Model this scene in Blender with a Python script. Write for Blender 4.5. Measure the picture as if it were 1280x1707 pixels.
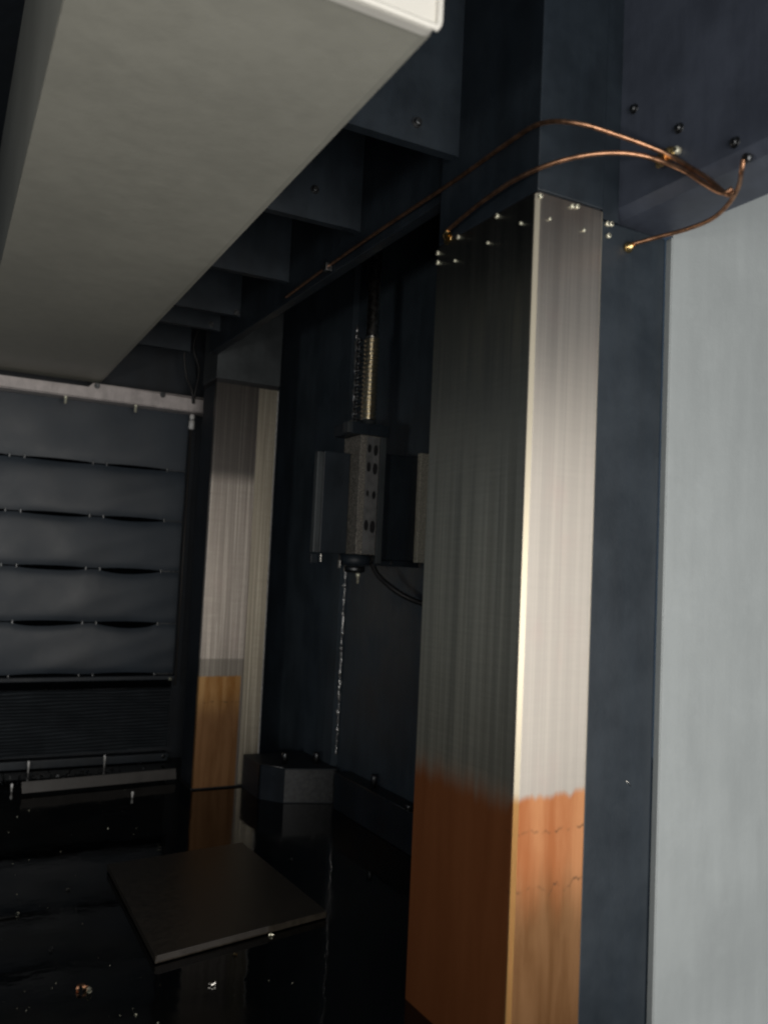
import bpy, bmesh, math, random
from mathutils import Vector, Matrix

random.seed(7)
for o in list(bpy.data.objects):
    bpy.data.objects.remove(o, do_unlink=True)
scene = bpy.context.scene
COL = scene.collection
rad = math.radians

# ------------------------------------------------------------------ camera
# world: X to the right along the machine face, Y into the machine, Z up, floor at 0
YAW, PITCH, ROLL = rad(28.3), rad(3.83), rad(-2.67)
fw = Vector((math.sin(YAW) * math.cos(PITCH), math.cos(YAW) * math.cos(PITCH), math.sin(PITCH)))
r0 = Vector((math.cos(YAW), -math.sin(YAW), 0))
u0 = r0.cross(fw)
rt = r0 * math.cos(ROLL) - u0 * math.sin(ROLL)
up = r0 * math.sin(ROLL) + u0 * math.cos(ROLL)
cd = bpy.data.cameras.new('camera')
cam = bpy.data.objects.new('camera', cd)
COL.objects.link(cam)
cam.matrix_world = Matrix(((rt.x, up.x, -fw.x, 0.0), (rt.y, up.y, -fw.y, 0.0),
                           (rt.z, up.z, -fw.z, 1.05), (0, 0, 0, 1)))
cd.sensor_fit = 'HORIZONTAL'
cd.sensor_width = 36.0
cd.lens = 36.0 * 1450 / 1280
cd.clip_start = 0.02
cd.clip_end = 60
cd.dof.use_dof = True
cd.dof.focus_distance = 2.7
cd.dof.aperture_fstop = 3.0
scene.camera = cam

# ------------------------------------------------------------------ world, lamps, exposure
world = bpy.data.worlds.new('World')
scene.world = world
world.use_nodes = True
bg = world.node_tree.nodes['Background']
bg.inputs['Color'].default_value = (0.45, 0.68, 1.0, 1)
bg.inputs['Strength'].default_value = 0.058


def area(name, loc, target, sx, sy, watts, col):
    l = bpy.data.lights.new(name, 'AREA')
    l.shape = 'RECTANGLE'
    l.size, l.size_y = sx, sy
    l.energy = watts
    l.color = col
    o = bpy.data.objects.new(name, l)
    COL.objects.link(o)
    o.location = loc
    o.rotation_euler = (Vector(target) - Vector(loc)).to_track_quat('-Z', 'Y').to_euler()
    return o


area('doorway_light', (0.95, -1.7, 0.70), (0.95, 2.2, 0.70), 3.8, 2.7, 128, (1.0, 0.96, 0.90))
area('work_lamp', (-1.38, -0.05, 0.80), (1.2, 1.6, 1.6), 0.30, 0.22, 13, (1.0, 0.95, 0.86))

scene.view_settings.view_transform = 'Standard'
scene.view_settings.look = 'None'
scene.view_settings.gamma = 1
scene.view_settings.exposure = 0.18
scene.view_settings.use_curve_mapping = False
scene.render.engine = 'CYCLES'
scene.cycles.max_bounces = 8
scene.cycles.filter_width = 2.2
scene.cycles.caustics_reflective = False
scene.cycles.sample_clamp_indirect = 3.0


# ------------------------------------------------------------------ materials
class NT:
    def __init__(s, name):
        s.m = bpy.data.materials.new(name)
        s.m.use_nodes = True
        s.t = s.m.node_tree
        s.b = s.t.nodes['Principled BSDF']

    def n(s, typ, **kw):
        nd = s.t.nodes.new(typ)
        for k, v in kw.items():
            setattr(nd, k, v)
        return nd

    def put(s, sock, v):
        if isinstance(v, bpy.types.NodeSocket):
            s.t.links.new(v, sock)
        else:
            sock.default_value = v

    def pos(s):
        return s.n('ShaderNodeNewGeometry').outputs['Position']

    def sep(s, v):
        nd = s.n('ShaderNodeSeparateXYZ')
        s.put(nd.inputs[0], v)
        return nd.outputs

    def vscale(s, v, k, off=(0, 0, 0)):
        nd = s.n('ShaderNodeMapping')
        s.put(nd.inputs['Vector'], v)
        nd.inputs['Scale'].default_value = k
        nd.inputs['Location'].default_value = off
        return nd.outputs[0]

    def noise(s, v, scale, detail=4, rough=0.55, dist=0.0):
        nd = s.n('ShaderNodeTexNoise')
        s.put(nd.inputs['Vector'], v)
        nd.inputs['Scale'].default_value = scale
        nd.inputs['Detail'].default_value = detail
        nd.inputs['Roughness'].default_value = rough
        nd.inputs['Distortion'].default_value = dist
        return nd.outputs['Fac']

    def math(s, op, a, b=0.0, c=0.0, clamp=False):
        nd = s.n('ShaderNodeMath', operation=op, use_clamp=clamp)
        s.put(nd.inputs[0], a)
        s.put(nd.inputs[1], b)
        s.put(nd.inputs[2], c)
        return nd.outputs[0]

    def ramp(s, v, a, b, lo=0.0, hi=1.0, smooth=True):
        nd = s.n('ShaderNodeMapRange', interpolation_type='SMOOTHSTEP' if smooth else 'LINEAR')
        s.put(nd.inputs['Value'], v)
        s.put(nd.inputs['From Min'], a)
        s.put(nd.inputs['From Max'], b)
        s.put(nd.inputs['To Min'], lo)
        s.put(nd.inputs['To Max'], hi)
        return nd.outputs['Result']

    def mix(s, f, a, b):
        nd = s.n('ShaderNodeMix', data_type='RGBA')
        s.put(nd.inputs[0], f)
        for sock, v in ((nd.inputs[6], a), (nd.inputs[7], b)):
            if isinstance(v, tuple) and len(v) == 3:
                v = v + (1,)
            s.put(sock, v)
        return nd.outputs[2]

    def bump(s, h, strength, dist=0.01):
        nd = s.n('ShaderNodeBump')
        nd.inputs['Strength'].default_value = strength
        nd.inputs['Distance'].default_value = dist
        s.put(nd.inputs['Height'], h)
        s.put(s.b.inputs['Normal'], nd.outputs[0])
        return nd

    def set(s, **kw):
        for k, v in kw.items():
            k = {'color': 'Base Color', 'rough': 'Roughness', 'metal': 'Metallic',
                 'spec': 'Specular IOR Level', 'coat': 'Coat Weight', 'coat_rough': 'Coat Roughness',
                 'aniso': 'Anisotropic', 'aniso_rot': 'Anisotropic Rotation'}.get(k, k)
            if isinstance(v, tuple) and len(v) == 3:
                v = v + (1,)
            s.put(s.b.inputs[k], v)
        return s.m


def paint(name, col, rough=0.4, var=0.25, dirt=0.3, scale=6.0, bump=0.08, spec=0.5, fine=180.0, runs=0.4):
    """painted metal: uneven tint, dusty smears, faint orange-peel"""
    t = NT(name)
    p = t.pos()
    big = t.noise(p, scale, 5, 0.6)
    run = t.noise(t.vscale(p, (9, 9, 1.2)), 2.2, 4, 0.6)
    f = t.math('ADD', t.math('MULTIPLY', big, 1.0 - runs), t.math('MULTIPLY', run, runs))
    lo = tuple(c * (1 - var) for c in col)
    hi = tuple(min(1, c * (1 + var)) for c in col)
    c = t.mix(t.ramp(f, 0.32, 0.68), lo, hi)
    d = t.ramp(t.noise(p, scale * 2.7, 6, 0.7), 0.5, 0.78)
    c = t.mix(t.math('MULTIPLY', d, dirt), c, tuple(min(1, k * 1.35 + 0.006) for k in col))
    r = t.math('ADD', t.math('MULTIPLY', t.math('SUBTRACT', big, 0.5), 0.35), rough, clamp=True)
    t.bump(t.math('ADD', t.noise(p, fine, 2, 0.5), t.math('MULTIPLY', t.noise(p, 24, 3), 1.5)), bump, 0.004)
    return t.set(color=c, rough=r, spec=spec)


def plain(name, col, rough=0.4, metal=0.0, **kw):
    t = NT(name)
    p = t.pos()
    v = t.noise(p, 60, 4, 0.6)
    lo = tuple(c * 0.75 for c in col)
    hi = tuple(min(1, c * 1.2) for c in col)
    t.bump(t.noise(p, 160, 3), 0.06, 0.002)
    return t.set(color=t.mix(t.ramp(v, 0.35, 0.65), lo, hi),
                 rough=t.math('ADD', t.math('MULTIPLY', v, 0.2), max(0.02, rough - 0.1)), metal=metal, **kw)


def ground_steel(name, which):
    """ground steel way, vertical grinding marks; the foot still carries orange preservative"""
    t = NT(name)
    p = t.pos()
    x, y, z = t.sep(p)
    u = t.math('ADD', x, y)                                  # runs along either face
    cu = t.n('ShaderNodeCombineXYZ')
    t.put(cu.inputs[0], u)
    t.put(cu.inputs[2], z)
    uv = cu.outputs[0]
    streak = t.noise(t.vscale(uv, (120, 1, 0.45)), 1.0, 6, 0.75)
    fine = t.noise(t.vscale(uv, (420, 1, 2.2)), 1.0, 4, 0.7)
    broad = t.noise(t.vscale(uv, (22, 1, 0.35)), 1.0, 4, 0.65)
    chat = t.noise(t.vscale(uv, (7, 1, 130)), 1.0, 3, 0.6)
    blot = t.noise(t.vscale(uv, (9, 1, 5)), 1.0, 5, 0.65)
    f = t.math('ADD', t.math('MULTIPLY', streak, 0.45), t.math('ADD', t.math('MULTIPLY', fine, 0.2), t.math('ADD', t.math('MULTIPLY', broad, 0.2), t.math('MULTIPLY', chat, 0.09 if which == 'near' else 0.05))))
    a_, b_ = ((0.39, 0.36, 0.325), (0.51, 0.47, 0.42)) if which == 'near' else ((0.30, 0.265, 0.235), (0.95, 0.87, 0.77))
    steel = t.mix(t.ramp(f, 0.34, 0.66) if which == 'near' else t.ramp(f, 0.40, 0.60), a_, b_)
    steel = t.mix(t.ramp(blot, 0.5, 0.75, 0, 0.35), steel, (0.46, 0.36, 0.33))
    # edge of the orange coat: an uneven brushed line
    wob = t.noise(t.vscale(uv, (26, 1, 1)), 1.0, 4, 0.6)
    wob2 = t.noise(t.vscale(uv, (90, 1, 3)), 1.0, 3, 0.6)
    if which == 'near':
        lvl = t.math('ADD', t.math('MULTIPLY', t.math('SUBTRACT', wob, 0.5), 0.05), 0.585)
        lvl = t.math('ADD', lvl, t.math('MULTIPLY', t.math('SUBTRACT', wob2, 0.5), t.ramp(y, 1.495, 1.52, 0.008, 0.018)))
        soft = t.ramp(y, 1.495, 1.52, 0.010, 0.05)
    else:
        lvl = t.math('ADD', t.math('MULTIPLY', t.math('SUBTRACT', wob2, 0.5), 0.012), 0.518)
        soft = 0.006
    dz = t.math('SUBTRACT', lvl, z)
    cov = t.ramp(dz, t.math('MULTIPLY', soft, -1.0), soft)
    if which == 'far':
        cov = t.math('MULTIPLY', cov, t.ramp(x, 1.418, 1.408))
        # band of dull, unworn grinding just above the coat and a dull oil film at the top
        band = t.math('MULTIPLY', t.ramp(z, 0.605, 0.595), t.ramp(x, 1.43, 1.42))
        steel = t.mix(t.math('MULTIPLY', band, 0.6), steel, (0.13, 0.12, 0.10))
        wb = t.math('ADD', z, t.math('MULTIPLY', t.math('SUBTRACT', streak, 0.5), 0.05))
        film_or_shade = t.math('MULTIPLY', t.ramp(wb, 1.41, 1.50), t.ramp(x, 1.43, 1.42))
        steel = t.mix(t.math('MULTIPLY', film_or_shade, 0.8), steel, (0.06, 0.057, 0.056))
        steel = t.mix(t.math('MULTIPLY', t.ramp(x, 1.424, 1.43), 0.45), steel, t.mix(t.ramp(f, 0.40, 0.60), (0.24, 0.215, 0.14), (0.66, 0.62, 0.43)))
    else:
        steel = t.mix(t.math('MULTIPLY', t.ramp(y, 1.499, 1.503), 0.75), steel, t.mix(t.ramp(f, 0.36, 0.62), (0.38, 0.37, 0.29), (0.80, 0.78, 0.63)))
        # dark reflection painted into the colour of the upper side face, streaky edge
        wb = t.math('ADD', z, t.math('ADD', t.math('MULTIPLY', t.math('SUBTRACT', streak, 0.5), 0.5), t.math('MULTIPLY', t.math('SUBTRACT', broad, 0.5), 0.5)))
        film_or_shade = t.math('MULTIPLY', t.ramp(wb, 1.22, 1.72), t.ramp(y, 1.499, 1.503))
        steel = t.mix(t.math('MULTIPLY', film_or_shade, 0.85), steel, (0.055, 0.066, 0.075))
    run = t.math('ADD', t.math('MULTIPLY', t.noise(t.vscale(uv, (15, 1, 1.3), (3.1, 0, 0)), 1.0, 5, 0.62, 0.6), 0.75), t.math('MULTIPLY', t.noise(t.vscale(uv, (5, 1, 4)), 1.0, 4, 0.6), 0.25))
    o1, o2 = ((0.44, 0.155, 0.055), (0.58, 0.27, 0.12)) if which == 'near' else ((0.36, 0.16, 0.04), (0.58, 0.34, 0.14))
    orange = t.mix(t.ramp(run, 0.36, 0.64), o1, o2)
    tan = t.mix(t.ramp(run, 0.36, 0.64), (0.18, 0.082, 0.028), (0.29, 0.15, 0.065))
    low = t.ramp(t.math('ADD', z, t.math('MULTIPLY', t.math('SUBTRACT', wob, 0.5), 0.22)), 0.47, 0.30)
    if which == 'near':
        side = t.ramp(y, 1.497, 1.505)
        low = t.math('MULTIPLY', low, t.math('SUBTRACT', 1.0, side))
        orange = t.mix(side, orange, t.mix(t.ramp(run, 0.3, 0.7), (0.28, 0.092, 0.030), (0.33, 0.115, 0.040)))  # side face orange coloured darker, painting in the weaker light there
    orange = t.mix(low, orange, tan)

    def crack(level, amp, w):
        wv = t.math('ADD', t.math('MULTIPLY', t.math('SUBTRACT', t.noise(t.vscale(uv, (38, 1, 1), (level * 9, 0, 0)), 1.0, 2, 0.5), 0.5), amp), t.math('ADD', level, t.math('MULTIPLY', t.math('SUBTRACT', wob, 0.5), amp * 1.4)))
        d = t.math('ABSOLUTE', t.math('SUBTRACT', z, wv))
        gap = t.ramp(t.noise(t.vscale(uv, (33, 1, 8), (level * 5, 0, 0)), 1.0, 3), 0.42, 0.62)
        return t.math('MULTIPLY', t.ramp(d, w, 0.0), gap)
    if which == 'near':
        ck = t.math('MAXIMUM', crack(0.512, 0.035, 0.0045), crack(0.395, 0.06, 0.0045))
        ck = t.math('MULTIPLY', ck, t.ramp(y, 1.55, 1.50))
    else:
        ck = crack(0.398, 0.02, 0.006)
    orange = t.mix(t.math('MULTIPLY', ck, 0.75), orange, (0.09, 0.055, 0.03))
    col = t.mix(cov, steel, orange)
    tang = t.n('ShaderNodeTangent', direction_type='RADIAL', axis='Z').outputs[0]
    t.put(t.b.inputs['Tangent'], tang)
    h = t.math('ADD', t.math('MULTIPLY', fine, 0.6), t.math('MULTIPLY', streak, 0.35))
    h = t.math('ADD', h, t.math('MULTIPLY', cov, 0.0))
    t.bump(h, 0.07, 0.002)
    r = t.math('ADD', t.ramp(y, 1.497, 1.503, 0.40, 0.36) if which == 'near' else 0.44, t.math('MULTIPLY', cov, 0.12))
    r = t.math('ADD', r, t.math('MULTIPLY', t.math('SUBTRACT', broad, 0.5), 0.15))
    return t.set(color=col, rough=r, metal=t.math('SUBTRACT', 1.0, t.math('MULTIPLY', cov, 0.30)),
                 aniso=t.math('SUBTRACT', 0.7, t.math('MULTIPLY', cov, 0.4)), aniso_rot=0.0)


M = {}
M['black'] = paint('black_enamel', (0.012, 0.018, 0.025), 0.48, 0.3, 0.35)
M['black_matt'] = paint('black_matt_paint', (0.012, 0.017, 0.024), 0.6, 0.3, 0.3)
M['slate'] = paint('slate_enamel', (0.016, 0.023, 0.031), 0.45, 0.2, 0.3)
M['dull'] = paint('dull_grey_casting', (0.046, 0.053, 0.057), 0.5, 0.25, 0.4, 9)
M['grey'] = paint('light_grey_powder_coat', (0.30, 0.325, 0.33), 0.45, 0.08, 0.25, 2.2, 0.15)
M['beige'] = paint('warm_grey_powder_coat', (0.39, 0.385, 0.335), 0.5, 0.08, 0.15, 2.5, 0.10)
M['darkbeige'] = paint('grey_green_powder_coat', (0.33, 0.35, 0.31), 0.55, 0.1, 0.2, 3.0, 0.1)
M['white'] = paint('white_end_cap', (0.78, 0.76, 0.70), 0.45, 0.04, 0.1, 3.0, 0.05)
M['rail'] = paint('pale_rail_paint', (0.56, 0.51, 0.50), 0.4, 0.2, 0.4, 14)
M['fabric'] = paint('black_coated_fabric', (0.027, 0.037, 0.050), 0.48, 0.14, 0.2, 3.2, 0.06, 0.5, 420.0, 0.0)
M['pleat'] = paint('black_pleat_fabric', (0.060, 0.070, 0.080), 0.4, 0.2, 0.3, 8.0, 0.05)
M['void'] = paint('black_void', (0.002, 0.0025, 0.003), 0.9, 0.2, 0.0, spec=0.0)
M['bar'] = paint('grey_bar', (0.05, 0.046, 0.043), 0.5, 0.2, 0.4, 18)
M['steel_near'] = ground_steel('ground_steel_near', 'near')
M['steel_far'] = ground_steel('ground_steel_far', 'far')
M['steel'] = plain('bright_steel', (0.62, 0.60, 0.56), 0.28, 1.0)
M['zinc'] = plain('zinc_screw', (0.90, 0.84, 0.66), 0.28, 0.45)
M['pale'] = plain('pale_glint', (0.88, 0.87, 0.84), 0.25, 0.0)  # pale non-metal colour paints in the glints of nuts and studs
M['weld'] = plain('spattered_weld', (0.50, 0.50, 0.50), 0.22, 0.7)
M['thread'] = NT('polished_thread').set(color=(0.90, 0.80, 0.60), rough=0.27, metal=1.0)
M['grey_paint'] = paint('worn_grey_face', (0.13, 0.13, 0.13), 0.45, 0.3, 0.5, 30)
M['brass'] = plain('brass', (0.72, 0.50, 0.22), 0.25, 1.0)
M['copper'] = plain('copper', (0.50, 0.27, 0.16), 0.38, 1.0)
M['rubber'] = plain('black_rubber', (0.012, 0.012, 0.013), 0.5)
M['plate'] = plain('oiled_plate', (0.030, 0.025, 0.019), 0.36, 0.0)
M['wall'] = paint('blue_black_wall', (0.052, 0.070, 0.088), 0.5, 0.25, 0.4, 5)
M['blocksteel'] = plain('oily_dark_steel', (0.13, 0.135, 0.14), 0.4, 1.0)
M['redpaint'] = plain('red_mark', (0.30, 0.06, 0.04), 0.5)


def mk_cast(name='speckled_casting', hi=(0.50, 0.46, 0.40)):
    t = NT(name)
    p = t.pos()
    s = t.ramp(t.noise(p, 260, 3, 0.7), 0.42, 0.62)
    t.bump(t.noise(p, 170, 4, 0.7), 0.6, 0.006)
    return t.set(color=t.mix(s, tuple(k * 0.12 for k in hi) if hi[0] < 0.6 else (0.40, 0.37, 0.30), hi), rough=0.35, metal=0.25)


def mk_oil():
    t = NT('black_oil_film')
    p = t.pos()
    w = t.noise(p, 5, 3, 0.5)
    g = t.noise(p, 70, 4, 0.7)
    patch = t.ramp(t.noise(t.vscale(p, (1, 1, 1), (4, 2, 0)), 1.7, 4, 0.6), 0.45, 0.62)
    rip = t.noise(t.vscale(p, (1, 1.6, 1)), 26, 3, 0.55)
    hh = t.math('ADD', t.math('ADD', w, t.math('MULTIPLY', rip, 0.10)), t.math('MULTIPLY', t.math('MULTIPLY', g, patch), 0.16))
    t.bump(hh, 0.06, 0.02)
    c = t.mix(patch, (0.0025, 0.003, 0.0032), (0.007, 0.0065, 0.005))
    return t.set(color=c, rough=t.math('ADD', t.math('MULTIPLY', patch, 0.10), 0.03), spec=0.4)


def mk_edge():
    t = NT('highlight_edge')  # brighter than the steel: chamfer highlight painted into the colour
    z = t.sep(t.pos())[2]
    f = t.ramp(z, 0.60, 0.57)
    st = t.noise(t.vscale(t.pos(), (200, 200, 3)), 1.0, 3)
    return t.set(color=t.mix(f, t.mix(st, (0.80, 0.70, 0.52), (0.95, 0.88, 0.72)), (0.62, 0.33, 0.12)), rough=0.42, metal=0.9)


M['edge'] = mk_edge()
M['beam'] = paint('hazed_beam_enamel', (0.066, 0.077, 0.105), 0.46, 0.2, 0.3)  # blue-grey lift in this colour stands in for a veil of haze
M['oily'] = plain('oily_black_steel', (0.032, 0.034, 0.036), 0.35, 0.6)
M['cast'] = mk_cast('speckled_casting', (0.42, 0.39, 0.34))
M['cast_light'] = mk_cast('pale_speckled_scale', (0.95, 0.90, 0.75))
M['oil'] = mk_oil()


# ------------------------------------------------------------------ mesh helpers
class MB:
    def __init__(s):
        s.v, s.f, s.sm = [], [], []

    def add(s, vs, fs, smooth=False):
        k = len(s.v)
        s.v += [tuple(v) for v in vs]
        s.f += [tuple(i + k for i in f) for f in fs]
        s.sm += [smooth] * len(fs)
        return s

    def box(s, x0, x1, y0, y1, z0, z1, bev=0.0):
        bm = bmesh.new()
        bmesh.ops.create_cube(bm, size=1)
        for v in bm.verts:
            v.co = Vector(((x0 + x1) / 2 + v.co.x * (x1 - x0), (y0 + y1) / 2 + v.co.y * (y1 - y0), (z0 + z1) / 2 + v.co.z * (z1 - z0)))
        if bev > 0:
            bmesh.ops.bevel(bm, geom=bm.edges[:], offset=bev, segments=2, affect='EDGES', profile=0.6)
        bm.verts.index_update()
        s.add([v.co for v in bm.verts], [[v.index for v in f.verts] for f in bm.faces])
        bm.free()
        return s

    def prism(s, poly, h0, h1, axis='Z'):
        """poly of 2D points extruded along an axis"""
        def P(a, b, h):
            return {'Z': (a, b, h), 'Y': (a, h, b), 'X': (h, a, b)}[axis]
        n = len(poly)
        vs = [P(a, b, h0) for a, b in poly] + [P(a, b, h1) for a, b in poly]
        fs = [list(range(n))[::-1], list(range(n, 2 * n))] + [[i, (i + 1) % n, n + (i + 1) % n, n + i] for i in range(n)]
        return s.add(vs, fs)

    def tube(s, pts, r, seg=10, cap=True):
        pts = [Vector(p) for p in pts]
        rr = r if isinstance(r, (list, tuple)) else [r] * len(pts)
        vs, fs = [], []
        nrm = None
        for i, p in enumerate(pts):
            d = (pts[min(i + 1, len(pts) - 1)] - pts[max(i - 1, 0)]).normalized()
            if nrm is None:
                nrm = d.orthogonal().normalized()
            nrm = (nrm - d * nrm.dot(d)).normalized()
            b = d.cross(nrm)
            for k in range(seg):
                a = 2 * math.pi * k / seg
                vs.append(p + (nrm * math.cos(a) + b * math.sin(a)) * rr[i])
        for i in range(len(pts) - 1):
            for k in range(seg):
                fs.append((i * seg + k, i * seg + (k + 1) % seg, (i + 1) * seg + (k + 1) % seg, (i + 1) * seg + k))
        s.add(vs, fs, True)
        if cap:
            k = len(s.v) - len(vs)
            s.f += [tuple(range(k, k + seg))[::-1], tuple(range(len(s.v) - seg, len(s.v)))]
            s.sm += [False, False]
        return s

    def cyl(s, c, axis, r, h, seg=14, r2=None):
        c = Vector(c)
        return s.tube([c, c + Vector(axis).normalized() * h], [r, r if r2 is None else r2], seg)

    def build(s, name, mat, parent=None, recalc=True):
        me = bpy.data.meshes.new(name)
        me.from_pydata(s.v, [], s.f)
        for p, k in zip(me.polygons, s.sm):
            p.use_smooth = k
        if recalc:
            bm = bmesh.new()
            bm.from_mesh(me)
            bmesh.ops.recalc_face_normals(bm, faces=bm.faces[:])
            bm.to_mesh(me)
            bm.free()
        me.materials.append(M[mat] if isinstance(mat, str) else mat)
        o = bpy.data.objects.new(name, me)
        COL.objects.link(o)
        if parent is not None:
            o.parent = parent
            o.matrix_parent_inverse = Matrix.Translation(-parent.location)
        return o


def tag(o, label, cat, group=None):
    o['label'] = label
    o['category'] = cat
    if group:
        o['group'] = group
    return o


def thing(name, label, cat, loc, group=None):
    o = bpy.data.objects.new(name, None)
    COL.objects.link(o)
    o.location = loc
    o.empty_display_size = 0.05
    return tag(o, label, cat, group)


def struct(o):
    o['kind'] = 'structure'
    return o


def smooth_path(pts, n=10):
    pts = [Vector(p) for p in pts]
    P = [pts[0] * 2 - pts[1]] + pts + [pts[-1] * 2 - pts[-2]]
    out = []
    for i in range(1, len(P) - 2):
        a, b, c, d = P[i - 1:i + 3]
        for k in range(n):
            t = k / n
            out.append(0.5 * ((2 * b) + (c - a) * t + (2 * a - 5 * b + 4 * c - d) * t * t + (3 * b - a - 3 * c + d) * t ** 3))
    out.append(pts[-1])
    return out


def hex_bolt(mb, c, axis, r, h, seg=6):
    """washer, hex head with a domed top"""
    c, a = Vector(c), Vector(axis).normalized()
    mb.tube([c, c + a * h * 0.2], r * 1.35, 16)
    mb.tube([c + a * h * 0.2, c + a * h * 0.85, c + a * h], [r, r, r * 0.8], seg)
    return mb


def cap_screw(mb, c, axis, r, h):
    """round socket head with a recess"""
    c, a = Vector(c), Vector(axis).normalized()
    mb.tube([c, c + a * h * 0.8, c + a * h, c + a * h, c + a * h * 0.55], [r, r, r * 0.88, r * 0.5, r * 0.45], 12)
    return mb


# ------------------------------------------------------------------ the setting
fl = MB().add([(-3, 0.35, 0), (1.54, 0.35, 0), (1.54, 1.51, 0), (1.54, 6, 0), (-3, 6, 0), (-3, 1.51, 0), (4, 1.51, 0), (4, 6, 0)], [(0, 1, 2, 5), (5, 2, 3, 4), (2, 6, 7, 3)]).build('floor', 'oil')
struct(fl)
wb = MB().box(-1.6, 2.2, 4.66, 4.75, -0.05, 2.7).build('wall_back', 'black_matt')
struct(wb)
ws = MB().box(1.78, 1.95, 1.91, 3.65, -0.05, 2.7).box(1.75, 1.951, 3.65, 4.659, -0.05, 2.7).build('wall_side', 'wall')
struct(ws)
wp = []
zz = 0.2
while zz < 2.2:
    wp.append((1.772 + random.uniform(-.004, .002), 3.641 + random.uniform(-.004, .004), zz))
    zz += random.uniform(0.006, 0.016)
MB().tube(wp, [random.choice((0.003, 0.004, 0.005, 0.008, 0.0115)) for _ in wp], 8).build('weld_bead', 'weld', ws)
cl = MB().box(-1.6, 2.2, 1.52, 4.7, 2.62, 2.70).build('ceiling', 'black_matt')
struct(cl)

# ------------------------------------------------------------------ near guideway
ng = thing('steel_guideway', 'large nearest square guideway of ground steel with orange foot', 'guideway', (1.24, 1.69, 0), 'vertical steel guideways')
c = 0.008
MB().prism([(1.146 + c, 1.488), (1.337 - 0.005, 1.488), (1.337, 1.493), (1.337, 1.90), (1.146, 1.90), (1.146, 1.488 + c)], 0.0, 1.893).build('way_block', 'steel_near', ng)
o = MB().prism([(1.150, 1.494), (1.333, 1.494), (1.333, 1.895), (1.150, 1.895)], 1.893, 1.899).build('seam_gasket', 'rubber', ng)
o = MB().box(1.147, 1.336, 1.489, 1.899, 1.899, 2.615, 0.003).build('upper_block', 'black', ng)
for nm, poly in (('chamfer', [(1.1462, 1.4962), (1.1455, 1.4958), (1.1538, 1.4875), (1.1542, 1.4882)]),
                 ('chamfer', [(1.3318, 1.4882), (1.3322, 1.4875), (1.3376, 1.4929), (1.3372, 1.4932)])):
    MB().prism(poly, 0.0, 1.892).build(nm, 'edge', ng)
for x, z in ((1.153, 1.884), (1.243, 1.884), (1.257, 1.886), (1.180, 1.839), (1.278, 1.836)):
    r = 0.0052 if z > 1.86 else 0.0034
    cap_screw(MB(), (x, 1.4885, z), (0, -1, 0), r, 0.006).build('screw', 'zinc', ng)
for y, z in ((1.635, 1.888), (1.541, 1.839), (1.667, 1.834), (1.895, 1.879), (1.893, 1.853), (1.80, 1.891), (1.809, 1.833)):
    r = 0.0062 if z > 1.85 else 0.004
    cap_screw(MB(), (1.1465, y, z), (-1, 0, 0), r, 0.007).build('screw', 'zinc', ng)

# ------------------------------------------------------------------ column casting beside it
cp = thing('column_plate', 'slate coloured column face between bright guideway and grey panel', 'column', (1.44, 1.6, 0))
MB().box(1.3385, 1.540, 1.495, 1.90, -0.4, 1.878, 0.004).build('plate', 'slate', cp)
MB().box(1.3365, 1.3848, 1.492, 1.90, 1.879, 2.614).build('infill', 'black', cp)
for x, z, r in ((1.352, 1.874, .0062), (1.363, 1.876, .006), (1.356, 1.847, .006)):
    cap_screw(MB(), (x, 1.4955, z - 0.004), (0, -1, 0), r, 0.008).build('screw', 'zinc', cp)
MB().tube([(1.46, 1.4945, 0.60), (1.475, 1.4945, 0.585)], 0.0012, 6).build('scratch', 'steel', cp)

# ------------------------------------------------------------------ overhead beam
ob = thing('overhead_beam', 'dark blue black overhead beam reaching forward over the grey panel', 'beam', (1.6, 1.0, 1.88))
MB().prism([(1.385, 2.615), (1.385, 1.915), (1.405, 1.892), (1.535, 1.882), (1.54, 1.90), (1.54, 2.615)], 0.15, 1.52, 'Y').build('beam_body', 'beam', ob)
for y, z in ((1.449, 2.135), (1.312, 2.029), (1.165, 1.935)):
    hex_bolt(MB(), (1.3845, y, z), (-1, 0, 0), 0.0085, 0.010).build('bolt', 'blocksteel', ob)

# ------------------------------------------------------------------ grey sheet panel
gp = thing('sheet_panel', 'tall plain light grey sheet metal panel at right', 'panel', (1.9, 1.47, 0))
MB().box(1.546, 2.7, 1.476, 1.482, -0.4, 2.6, 0.002).build('sheet', 'grey', gp)
MB().box(1.541, 1.5455, 1.4765, 1.494, -0.4, 1.876, 0.0012).build('folded_edge', 'grey', gp)

# ------------------------------------------------------------------ far guideway
fg = thing('steel_guideway', 'smaller far guideway of worn steel standing in black oil', 'guideway', (1.37, 4.1, 0), 'vertical steel guideways')
MB().prism([(1.213, 3.978), (1.424, 3.978), (1.427, 3.982), (1.427, 4.0), (1.210, 4.0), (1.210, 3.982)], 0.008, 1.905).build('way_block', 'steel_far', fg)
MB().prism([(1.428, 3.984), (1.520, 3.980), (1.527, 3.986), (1.527, 4.0), (1.428, 4.0)], 0.010, 1.905).build('side_strip', 'steel_far', fg)
MB().box(1.216, 1.526, 4.0005, 4.20, 0.0085, 1.9045).build('column_core', 'black_matt', fg)
MB().box(1.214, 1.523, 3.986, 4.19, 1.905, 1.925).build('seam_gasket', 'rubber', fg)
MB().box(1.208, 1.529, 3.976, 4.20, 1.925, 2.615, 0.003).build('upper_block', 'dull', fg)
MB().box(1.5285, 1.536, 3.995, 4.20, 0.0, 1.92).build('edge_trim', 'black', fg)
MB().prism([(1.5205, 3.9797), (1.5212, 3.9792), (1.5278, 3.9852), (1.5272, 3.9858)], 0.011, 1.904).build('chamfer', 'pale', fg)  # pale strip added as a painted highlight along the far edge
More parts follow.
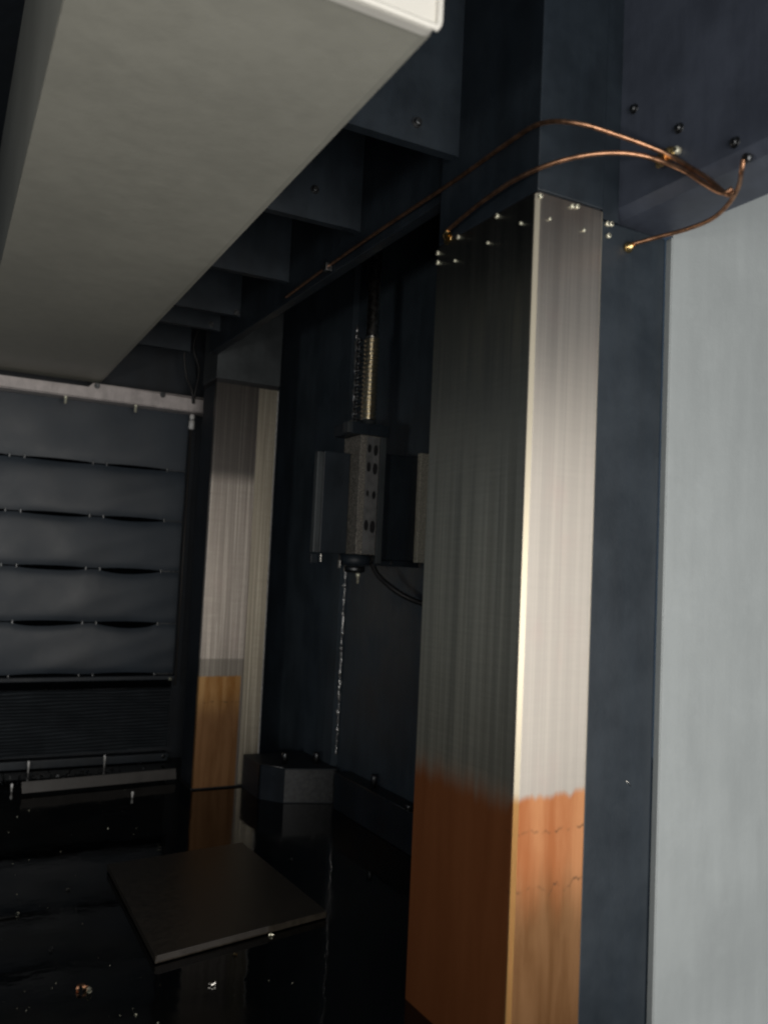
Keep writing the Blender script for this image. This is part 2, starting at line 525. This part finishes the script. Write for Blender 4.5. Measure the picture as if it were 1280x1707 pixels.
MB().box(1.205, 1.53, 3.99, 4.21, 0.0, 0.0078).build('foot_shim', 'rubber', fg)

# ------------------------------------------------------------------ ribbed overhead casting
rc = thing('ribbed_casting', 'black ribbed overhead casting above the guideways', 'casting', (0.9, 2.8, 2.05))
MB().box(1.162, 1.20, 1.9005, 3.974, 2.03, 2.615, 0.004).build('apron', 'black', rc)
for y in (1.82, 2.40, 2.99, 3.54, 3.82, 4.3):
    MB().prism([(0.2, 2.10), (1.14, 2.108), (1.1615, 2.104), (1.1615, 2.614), (0.2, 2.614)], y, y + 0.03, 'Y').build('rib', 'black', rc)
for x, y, z in ((1.02, 1.815, 2.16), (1.0, 2.395, 2.20), (1.145, 3.535, 2.12), (1.12, 3.815, 2.13)):
    hex_bolt(MB(), (x, y + 0.0045, z), (0, -1, 0), 0.010, 0.014).build('bolt', 'blocksteel', rc)

# ------------------------------------------------------------------ warm grey cover duct
cv = thing('cover_duct', 'big warm grey sheet metal cover hanging at upper left', 'cover', (0.45, 2.8, 1.93))
o = MB().add([(0.143, 1.196, 1.930), (0.672, 1.196, 1.930), (0.690, 1.196, 1.936), (0.784, 4.56, 1.940), (0.766, 4.56, 1.934), (0.205, 4.56, 1.934),
              (0.143, 1.196, 1.936), (0.205, 4.56, 1.940)], [(0, 5, 4, 1), (1, 4, 3, 2), (6, 2, 3, 7), (0, 6, 7, 5), (0, 1, 2, 6), (5, 7, 3, 4)]).build('bottom_panel', 'beige', cv)
MB().add([(0.690, 1.196, 1.936), (0.784, 4.56, 1.940), (0.784, 4.56, 2.09), (0.690, 1.196, 2.09)], [(0, 1, 2, 3)]).build('unseen_right_panel', 'black_matt', cv)  # unseen side, coloured black to darken its reflection in the steel
MB().add([(0.1425, 1.196, 1.930), (0.2045, 4.56, 1.934), (0.2045, 4.56, 6.0), (0.1425, 1.196, 6.0)], [(0, 1, 2, 3)]).build('left_panel', 'beige', cv)
# end cap with rounded lower right corner and a rolled lip
prof = [(0.12, 2.30), (0.12, 1.928), (0.672, 1.928)]
prof += [(0.672 + 0.02 * math.sin(a), 1.948 - 0.02 * math.cos(a)) for a in (rad(22), rad(45), rad(68), rad(90))]
prof += [(0.692, 2.30)]
MB().prism(prof, 1.176, 1.1955, 'Y').build('end_cap', 'white', cv)
lip = [(0.12, 1.174, 1.934)] + [(x, 1.174, z + 0.006 if i < 2 else z) for i, (x, z) in enumerate(prof[2:-1])] + [(0.692, 1.174, 2.29)]
MB().tube(lip, 0.006, 8).build('rolled_lip', 'white', cv)

# ------------------------------------------------------------------ bellows curtain on the far wall
bl = thing('bellows_curtain', 'black fabric bellows curtain with slits on the far wall', 'bellows', (0.3, 4.6, 0))
rows = [1.905, 1.528, 1.258, 0.990, 0.715, 0.452]
slots = [(-0.72, -0.41), (-0.33, -0.015), (0.062, 0.38), (0.457, 0.776), (0.852, 1.156)]


def sag(x, amp):
    for a, b in slots:
        if a < x < b:
            t = (x - a) / (b - a)
            return amp * min(1.0, (math.sin(math.pi * t) ** 0.55)), t
    return 0.0, -1


for k in range(5):
    zt, zb = rows[k], rows[k + 1]
    random.seed(20 + k)
    ph = [random.uniform(0, 6.28) for _ in range(6)]
    ampt = [0.0, 0.005, 0.012, 0.018, 0.022][k] * 1.0
    nx, nz = 132, 15
    x0, x1 = -0.75, 1.258
    vs, fs = [], []
    for j in range(nz + 1):
        tz = j / nz
        for i in range(nx + 1):
            x = x0 + (x1 - x0) * i / nx
            s_, t = sag(x, 1.0)
            top = zt - 0.003 - ampt * s_ * (0.9 + 0.25 * math.sin(ph[0] + 9 * x)) if k else zt
            bot = zb + 0.003 + (0.006 * s_)
            z = top + (bot - top) * tz
            bul = 0.005 * math.sin(math.pi * min(1, max(0, tz)) ** 0.8) + 0.0025 * math.sin(7 * x + ph[1] + 3 * tz) * math.sin(math.pi * tz)
            bul += 0.001 * math.sin(19 * x + ph[2]) * math.sin(math.pi * tz) + 0.0015 * math.sin(11 * x * (1 + tz) + ph[3]) * tz * (1 - tz) * 3
            # edges roll back into the wall
            edge = 0.007 * (math.exp(-tz * 16) + math.exp(-(1 - tz) * 16))
            vs.append((x, 4.612 - bul + edge, z))
    for j in range(nz):
        for i in range(nx):
            a = j * (nx + 1) + i
            fs.append((a, a + 1, a + nx + 2, a + nx + 1))
    MB().add(vs, fs, True).build('fold', 'fabric', bl, recalc=False)
MB().box(-0.75, 1.255, 4.640, 4.648, 0.40, 1.90).build('backing', 'void', bl)
for k in range(1, 6):
    for a, b in slots:
        for x in (a - 0.004, b + 0.004):
            z = rows[k] + (0.0 if k < 5 else -0.004)
            MB().box(x - 0.0035, x + 0.0035, 4.598, 4.618, z - 0.010, z + 0.010, 0.002).build('clip', 'blocksteel', bl)
    MB().box(1.16, 1.262, 4.612, 4.617, rows[k] - 0.0015, rows[k] + 0.0015).build('seam_wire', 'blocksteel', bl)
# lower gathered pleats
MB().box(-0.75, 1.262, 4.575, 4.64, 0.425, 0.446, 0.004).build('batten', 'black_matt', bl)
MB().box(-0.75, 1.25, 4.590, 4.64, 0.384, 0.4245, 0.004).build('batten', 'void', bl)
n = 19
pv, pf = [], []
NX = 40
prof = []
for i in range(n):
    z0 = 0.378 - i * (0.378 - 0.068) / n
    dz = (0.378 - 0.068) / n
    prof += [(4.600, z0), (4.566, z0 - dz * 0.30), (4.562, z0 - dz * 0.45), (4.566, z0 - dz * 0.6)]
for yy, z0 in prof:
    for i in range(NX + 1):
        x = -0.75 + (1.245 + 0.75) * i / NX
        w = 0.0025 * math.sin(9 * x + z0 * 40) + 0.0015 * math.sin(23 * x + z0 * 90)
        tilt = -0.020 * max(0, 0.9 - x) * max(0, (0.38 - z0)) / 0.31
        pv.append((x, yy + w, z0 + w * 0.8 + tilt))
for j in range(len(prof) - 1):
    for i in range(NX):
        a = j * (NX + 1) + i
        pf.append((a, a + 1, a + NX + 2, a + NX + 1))
o = MB().add(pv, pf, False).build('pleats', 'pleat', bl, recalc=False)
MB().box(-0.75, 1.25, 4.575, 4.645, 0.004, 0.045, 0.004).build('bottom_batten', 'black', bl)
cap_screw(MB(), (1.235, 4.5735, 0.43), (0, -1, 0), 0.008, 0.01).build('screw', 'zinc', bl)
cap_screw(MB(), (1.225, 4.5735, 0.03), (0, -1, 0), 0.010, 0.008).build('screw', 'blocksteel', bl)

# tension rod at the curtain's right edge
tr = thing('tension_rod', 'thin upright steel rod at right edge of the black curtain', 'rod', (1.266, 4.56, 0.40))
MB().tube([(1.262, 4.56, 0.40), (1.262, 4.56, 1.75)], 0.0042, 8).build('rod', 'bar', tr)
MB().tube([(1.262, 4.555, 1.752), (1.262, 4.555, 1.758), (1.262, 4.555, 1.796), (1.262, 4.555, 1.802)], [0.010, 0.015, 0.015, 0.010], 12).build('nut', 'pale', tr)
MB().tube([(1.262, 4.555, 1.806), (1.262, 4.555, 1.811), (1.262, 4.555, 1.828), (1.262, 4.555, 1.833)], [0.009, 0.013, 0.013, 0.009], 12).build('nut', 'pale', tr)

# rail over the curtain
rl = thing('curtain_rail', 'pale angle rail with bolts over the black curtain', 'rail', (0.6, 4.5, 1.85))
MB().prism([(-0.75, 1.845), (1.40, 1.842), (1.40, 1.905), (0.80, 1.916), (0.735, 1.916), (0.715, 1.896), (-0.75, 1.896)], 4.497, 4.503, 'Y').build('rail_web', 'rail', rl)
MB().box(-0.75, 1.40, 4.5035, 4.60, 1.838, 1.8415).build('rail_flange', 'rail', rl)
MB().box(0.735, 1.40, 4.5035, 4.60, 1.9165, 1.919).build('rail_top', 'rail', rl)
for x in (0.755, 1.085):
    hex_bolt(MB(), (x, 4.4965, 1.906), (0, -1, 0), 0.011, 0.014).build('bolt', 'blocksteel', rl)
for x in (-0.1, 0.275, 0.613, 0.955):
    MB().tube([(x, 4.515, 1.8375), (x, 4.515, 1.83), (x, 4.515, 1.828), (x, 4.515, 1.80)], [0.010, 0.010, 0.0065, 0.006], 8).build('hanging_bolt', 'zinc', rl)

# cables hanging beside the far guideway
for i, (pts, lab) in enumerate((([(1.20, 4.42, 2.30), (1.17, 4.44, 2.16), (1.19, 4.46, 2.02), (1.23, 4.48, 1.95), (1.245, 4.49, 1.88)], 'thin black cable curling down left of the far guideway'),
                                ([(1.26, 4.44, 2.32), (1.22, 4.46, 2.18), (1.26, 4.47, 2.06), (1.25, 4.49, 1.92), (1.262, 4.52, 1.84)], 'thin black cable running straight down to the rod top'))):
    tag(MB().tube(smooth_path(pts), 0.006, 8).build('cable', 'rubber'), lab, 'cable', 'cables over the curtain rail')

# ------------------------------------------------------------------ ball screw
bs = thing('ball_screw', 'vertical threaded ball screw between the two guideways', 'screw', (1.50, 3.0, 1.5))
SX, SY = 1.527, 3.0


def thread(z0, z1, R, depth, pitch, seg=26, per=10):
    vs, fs = [], []
    rings = int((z1 - z0) / pitch * per)
    for j in range(rings + 1):
        for k in range(seg):
            a = 2 * math.pi * k / seg
            z = z0 + (z1 - z0) * j / rings
            ph = ((z / pitch) - a / (2 * math.pi)) % 1.0
            gr = max(0.0, math.sin(math.pi * min(1, ph / 0.62))) if ph < 0.62 else 0.0
            r = R - depth * gr
            vs.append((SX + r * math.cos(a), SY + r * math.sin(a), z))
    for j in range(rings):
        for k in range(seg):
            fs.append((j * seg + k, j * seg + (k + 1) % seg, (j + 1) * seg + (k + 1) % seg, (j + 1) * seg + k))
    return MB().add(vs, fs, True)


thread(1.60, 1.955, 0.031, 0.007, 0.0175, 26, 14).build('thread', 'thread', bs, recalc=True)
MB().tube([(SX, SY, 1.956), (SX, SY, 1.962), (SX, SY, 2.61)], [0.025, 0.024, 0.024], 26).build('shaft', 'steel', bs)
MB().tube([(SX, SY, 1.60), (SX, SY, 1.63)], 0.0315, 26).build('wiper_ring', 'dull', bs)

cz = [1.603 + i * 0.0022 for i in range(155)]
tag(MB().tube([(1.458 + 0.0085 * math.cos(z / 0.028 * 6.283), 2.97 + 0.0085 * math.sin(z / 0.028 * 6.283), z) for z in cz], 0.0042, 7).build('coiled_cable', 'blocksteel'),
    'thin coiled cable standing just left of the threaded screw', 'cable')

# nut housing
nh = thing('nut_housing', 'speckled ball nut housing clamped on the screw', 'housing', (1.5, 3.0, 1.09))
MB().box(1.335, 1.447, 2.975, 3.0, 1.105, 1.49, 0.004).build('left_wing', 'black', nh)
MB().box(1.308, 1.334, 2.972, 3.0, 1.105, 1.485, 0.004).build('left_edge', 'dull', nh)
MB().box(1.56, 1.765, 2.94, 3.04, 1.09, 1.50, 0.004).build('right_wing', 'black', nh)
MB().box(1.722, 1.762, 2.915, 2.9395, 1.085, 1.515, 0.003).build('end_strip', 'cast_light', nh)
MB().box(1.448, 1.556, 2.90, 3.04, 1.105, 1.555, 0.003).build('nut_body', 'cast', nh)
MB().box(1.474, 1.526, 2.8945, 2.8995, 1.107, 1.55, 0.001).build('face_plate', 'grey_paint', nh)
MB().box(1.529, 1.553, 2.889, 2.8995, 1.075, 1.552, 0.002).build('edge_bar', 'dull', nh)
MB().box(1.41, 1.575, 2.905, 3.06, 1.557, 1.602, 0.004).build('top_flange', 'black', nh)
for x, z, r in ((1.484, 1.505, .010), (1.511, 1.50, .012), (1.484, 1.435, .011), (1.511, 1.43, .013), (1.511, 1.33, .009), (1.484, 1.335, .007), (1.484, 1.215, .012), (1.511, 1.21, .014)):
    m = MB()
    pts = [(x + r * 0.75 * math.cos(t), z + r * 1.7 * math.sin(t)) for t in [i * math.pi / 8 for i in range(16)]]
    m.prism(pts, 2.8925, 2.8943, 'Y').build('port', 'rubber', nh)
MB().tube([(1.49, 2.985, 1.104), (1.49, 2.985, 1.07), (1.49, 2.985, 1.062)], [0.062, 0.062, 0.05], 22).build('lower_flange', 'black', nh)
MB().tube([(1.49, 2.985, 1.06), (1.49, 2.985, 1.04), (1.49, 2.985, 1.035)], [0.042, 0.040, 0.03], 18).build('lower_collar', 'blocksteel', nh)
MB().tube([(1.492, 2.955, 1.034), (1.492, 2.955, 1.022), (1.492, 2.955, 1.020), (1.492, 2.955, 0.995)], [0.009, 0.009, 0.005, 0.0045], 10).build('grease_nipple', 'zinc', nh)
MB().box(1.305, 1.332, 2.98, 2.99, 1.065, 1.10, 0.002).build('tab', 'black', nh)
MB().box(1.342, 1.350, 2.976, 2.99, 1.070, 1.102, 0.002).build('tab', 'steel', nh)
MB().box(1.415, 1.421, 2.96, 2.975, 1.05, 1.08, 0.002).build('tab', 'steel', nh)
MB().box(1.56, 1.76, 2.96, 3.03, 1.066, 1.0895, 0.003).build('bottom_bar', 'black', nh)
for x in (1.572, 1.635):
    hex_bolt(MB(), (x, 2.9595, 1.078), (0, -1, 0), 0.006, 0.008).build('bolt', 'blocksteel', nh)
MB().box(1.395, 1.409, 2.905, 2.95, 1.56, 1.60, 0.002).build('tab', 'dull', nh)

tag(MB().tube(smooth_path([(1.56, 2.98, 1.075), (1.575, 2.95, 1.03), (1.61, 2.90, 0.985), (1.66, 2.86, 0.950), (1.73, 2.82, 0.925), (1.785, 2.78, 0.92)]), 0.011, 10).build('hose', 'rubber'),
    'black rubber hose curving from the nut housing behind the near guideway', 'hose')

# ------------------------------------------------------------------ foot bracket and ledge
fb = thing('foot_bracket', 'oily dark corner bracket on floor beside the far guideway', 'bracket', (1.6, 3.7, 0))
MB().prism([(1.445, 3.76), (1.452, 3.74), (1.525, 3.645), (1.745, 3.575), (1.7495, 3.575), (1.7495, 3.97), (1.445, 3.97)], 0.0, 0.15, 'Z').build('block', 'black_matt', fb)
MB().prism([(1.525, 3.6435), (1.744, 3.5735), (1.744, 3.5755), (1.525, 3.6455)], 0.005, 0.145).build('face_plate', 'oily', fb)
MB().tube([(1.446, 3.752, 0.005), (1.446, 3.752, 0.15), (1.45, 3.74, 0.153), (1.522, 3.647, 0.153)], 0.0035, 6).build('edge', 'blocksteel', fb)
for x, y in ((1.56, 3.74), (1.70, 3.70)):
    cap_screw(MB(), (x, y, 0.15), (0, 0, 1), 0.014, 0.05).build('bolt', 'blocksteel', fb)

lg = thing('base_ledge', 'low black ledge with bolts along foot of the dark side wall', 'ledge', (1.74, 3.0, 0))
MB().box(1.70, 1.779, 1.95, 3.50, 0.0, 0.155, 0.004).build('ledge', 'black', lg)
MB().tube([(1.7, 2.85, 0.156), (1.7, 3.46, 0.156)], 0.0022, 6).build('worn_or_lit_edge', 'blocksteel', lg)
for y, h in ((3.2, 0.055), (2.87, 0.02)):
    cap_screw(MB(), (1.735 if y > 3 else 1.71, y, 0.155), (0, 0, 1), 0.014, h).build('bolt', 'blocksteel', lg)

# ------------------------------------------------------------------ copper lubrication pipes
def pipe(name, pts, r, lab):
    t = thing(name, lab, 'pipe', pts[0], 'copper lubrication pipes')
    MB().tube(smooth_path(pts, 12), r, 10).build('tube', 'copper', t)
    return t


pa = pipe('copper_pipe', [(1.150, 2.98, 2.045), (1.148, 2.61, 2.052), (1.145, 2.2, 2.052), (1.142, 1.826, 2.046), (1.138, 1.60, 2.047), (1.140, 1.48, 2.042),
                          (1.175, 1.400, 2.018), (1.26, 1.36, 1.997), (1.345, 1.325, 1.972), (1.375, 1.285, 1.935), (1.374, 1.225, 1.882), (1.377, 1.178, 1.832), (1.38, 1.160, 1.830)], 0.0052,
          'long upper copper pipe arching from the clip back along the ribbed casting')
MB().box(1.136, 1.160, 2.595, 2.625, 2.035, 2.062, 0.002).build('pipe_saddle', 'blocksteel', pa)
pb = pipe('copper_pipe', [(1.128, 1.832, 1.912), (1.122, 1.76, 1.918), (1.118, 1.66, 1.926), (1.120, 1.54, 1.932), (1.15, 1.45, 1.942), (1.205, 1.39, 1.953), (1.275, 1.36, 1.963),
                          (1.335, 1.335, 1.957), (1.37, 1.285, 1.921), (1.370, 1.23, 1.872), (1.372, 1.185, 1.836), (1.378, 1.165, 1.838)], 0.0052,
          'shorter lower copper pipe ending in a brass fitting on the dark guideway side')
m = MB()
m.tube([(1.146, 1.850, 1.905), (1.143, 1.850, 1.905)], 0.017, 18)
m.build('fitting_base', 'brass', pb)
MB().tube([(1.143, 1.850, 1.905), (1.134, 1.843, 1.908), (1.130, 1.836, 1.910), (1.127, 1.82, 1.913)], [0.010, 0.010, 0.008, 0.0065], 6).build('fitting_nut', 'brass', pb)
pc = pipe('copper_pipe', [(1.420, 1.480, 1.834), (1.450, 1.43, 1.842), (1.475, 1.37, 1.846), (1.475, 1.30, 1.846), (1.455, 1.24, 1.852), (1.425, 1.19, 1.862), (1.385, 1.150, 1.866), (1.372, 1.135, 1.885)], 0.0050,
          'low copper pipe crossing the top of the grey panel')
MB().tube([(1.418, 1.4945, 1.829), (1.418, 1.488, 1.829), (1.418, 1.486, 1.829), (1.42, 1.478, 1.834)], [0.013, 0.013, 0.010, 0.008], 6).build('fitting_nut', 'brass', pc)
MB().tube([(1.384, 1.130, 1.888), (1.372, 1.132, 1.886)], 0.010, 6).build('fitting_nut', 'blocksteel', pc)

pk = thing('pipe_clip', 'brass pipe clip with bright screw holding two copper pipes', 'clip', (1.375, 1.325, 1.97))
MB().prism([(1.352, 1.945), (1.359, 1.945), (1.375, 1.972), (1.3845, 1.985), (1.3845, 1.992), (1.36, 1.984), (1.347, 1.962)], 1.318, 1.345, 'Y').build('strap', 'brass', pk)
cap_screw(MB(), (1.3845, 1.312, 1.978), (-1, 0, 0), 0.0085, 0.012).build('screw', 'zinc', pk)

# ------------------------------------------------------------------ things lying on the oily floor
fp = tag(MB().add([(.631, 2.308, .004), (1.17, 2.417, .004), (1.15, 3.12, .004), (.652, 3.05, .004),
                   (.631, 2.308, .022), (1.17, 2.417, .022), (1.15, 3.12, .022), (.652, 3.05, .022)],
                  [(3, 2, 1, 0), (4, 5, 6, 7), (0, 1, 5, 4), (1, 2, 6, 5), (2, 3, 7, 6), (3, 0, 4, 7)]).build('floor_plate', 'plate'),
         'dark oily square plate lying on the black floor', 'plate')
for k in range(3):
    z = 0.009 + k * 0.0055
    MB().add([(.6312 + .002 * k, 2.3068, z), (.97, 2.3757, z + .0005), (.97, 2.3757, z + .0035), (.6312 + .002 * k, 2.3068, z + .0038)], [(0, 1, 2, 3)]).build('worn_or_lit_edge', 'bar', fp)  # brighter strips paint the lit left part of the front edge
tag(MB().add([(.494, 4.10, .012), (1.185, 4.16, .012), (1.190, 4.175, .012), (.497, 4.115, .012),
              (.490, 4.112, .058), (1.182, 4.172, .058), (1.186, 4.182, .058), (.494, 4.122, .058)],
             [(3, 2, 1, 0), (4, 5, 6, 7), (0, 1, 5, 4), (1, 2, 6, 5), (2, 3, 7, 6), (3, 0, 4, 7)]).build('flat_bar', 'bar'),
    'long grey flat bar standing on edge before the curtain', 'bar')
for x, y, h, lab in ((0.565, 4.52, 0.055, 'bright upright stud behind left end of the grey bar'),
                     (0.925, 4.55, 0.055, 'bright upright stud behind middle of the grey bar'),
                     (0.93, 3.94, 0.022, 'short bright stud in the oil before the grey bar'),
                     (0.462, 4.20, 0.030, 'short bright stud left of the grey bar end')):
    m = MB()
    m.tube([(x, y, 0), (x, y, h * 0.55), (x, y, h * 0.6), (x, y, h), (x, y, h + .004)], [0.0035, 0.0035, 0.0055, 0.0055, 0.003], 10)
    tag(m.build('stud', 'pale'), lab, 'stud', 'studs on the oily floor')


def chip(name, x, y, s, seed, lab, mat='zinc'):
    """curled metal shaving"""
    rnd = random.Random(seed)
    n = 14
    turns = rnd.uniform(1.0, 2.2)
    ang0 = rnd.uniform(0, 6.28)
    vs, fs = [], []
    for i in range(n + 1):
        t = i / n
        a = ang0 + turns * 2 * math.pi * t
        rr = s * (0.35 + 0.25 * t)
        ax = Vector((math.cos(ang0), math.sin(ang0), 0.1)) * s * 1.6 * (t - 0.5)
        c_ = Vector((x, y, s * 0.62)) + ax + Vector((-math.sin(ang0) * math.cos(a), math.cos(ang0) * math.cos(a), math.sin(a))) * rr
        w = s * 0.35 * (1 - 0.5 * t)
        vs += [c_ + Vector((math.cos(ang0), math.sin(ang0), 0)) * w, c_ - Vector((math.cos(ang0), math.sin(ang0), 0)) * w]
    for i in range(n):
        fs.append((2 * i, 2 * i + 1, 2 * i + 3, 2 * i + 2))
    zmin = min(v.z for v in vs)
    vs = [v - Vector((0, 0, zmin - 0.0006)) for v in vs]
    return tag(MB().add(vs, fs, True).build(name, mat), lab, 'chip', 'metal chips on the oily floor')


chip('metal_chip', 0.438, 2.240, 0.016, 3, 'largest shiny curled metal chip at lower left', 'copper')
chip('metal_chip', 0.452, 2.225, 0.012, 5, 'silver chip touching the largest curled chip')
chip('metal_chip', 0.734, 2.142, 0.010, 8, 'small chip alone below front edge of the oily plate', 'steel')
chip('metal_chip', 0.839, 2.285, 0.007, 9, 'tiny chip just below middle of the plate edge', 'brass')
chip('metal_chip', 0.507, 2.918, 0.008, 11, 'tiny chip left of the far left plate corner', 'steel')
chip('metal_chip', 0.402, 2.497, 0.009, 13, 'dim chip between left frame edge and plate corner', 'steel')
chip('metal_chip', 0.345, 2.765, 0.010, 14, 'bright chip at the end of the thin wire', 'zinc')
chip('metal_chip', 1.269, 2.934, 0.008, 15, 'tiny chip near right far side of the oily plate', 'steel')
chip('metal_chip', 0.972, 2.362, 0.008, 16, 'bright chip stuck on the plate front edge', 'zinc')
tag(MB().tube([(0.20, 2.74, 0.004), (0.27, 2.755, 0.005), (0.34, 2.76, 0.004)], 0.003, 6).build('wire_offcut', 'blocksteel'), 'thin straight wire offcut lying at left frame edge', 'wire')
# loose swarf heap behind the bar: far too many shreds to count
rnd = random.Random(44)
sw = MB()
for i in range(170):
    x = 0.42 + abs(rnd.gauss(0, 0.30))
    if rnd.random() < 0.5:
        x = rnd.gauss(0.78, 0.07)
    if x > 1.2:
        continue
    y = 4.36 + rnd.gauss(0, 0.07)
    y = min(4.54, max(4.23, y))
    s = rnd.uniform(0.004, 0.014)
    c0 = Vector((x, y, rnd.uniform(0.001, 0.016)))
    d = Vector((rnd.gauss(0, 1), rnd.gauss(0, 1), abs(rnd.gauss(0, 0.7)))).normalized() * s
    e = d.cross(Vector((rnd.gauss(0, 1), rnd.gauss(0, 1), 1))).normalized() * s * 0.3
    b = Vector((0, 0, s * 0.4))
    sw.add([c0 - d - e, c0 - d + e, c0 + b + e, c0 + b - e, c0 + d + e, c0 + d - e], [(0, 1, 2, 3), (3, 2, 4, 5)])
o = sw.build('swarf', 'blocksteel', recalc=False)
tag(o, 'loose dark metal shavings scattered behind the grey bar', 'swarf')
o['kind'] = 'stuff'

# fine flecks of swarf floating on the oil film
fk = MB()
for i in range(260):
    x = rnd.uniform(-0.2, 1.15)
    y = rnd.uniform(2.0, 4.1)
    if rnd.random() > 1.15 - x * 0.75 or (0.60 < x < 1.28 and 2.25 < y < 3.35):
        continue
    s_ = 0.0008 + 0.0022 * rnd.random() ** 3
    a = rnd.uniform(0, 6.28)
    dx, dy = math.cos(a) * s_, math.sin(a) * s_
    h = rnd.uniform(0.2, 1.6) * s_
    fk.add([(x - dx, y - dy, .0006), (x + dy * .5, y - dx * .5, .0006), (x + dx, y + dy, .0008), (x - dy * .5, y + dx * .5, .0006 + h)], [(0, 1, 3), (1, 2, 3), (0, 3, 2)])
o = fk.build('swarf_flecks', 'zinc', recalc=False)
tag(o, 'fine glinting flecks of swarf scattered over the black oil', 'swarf')
o['kind'] = 'stuff'
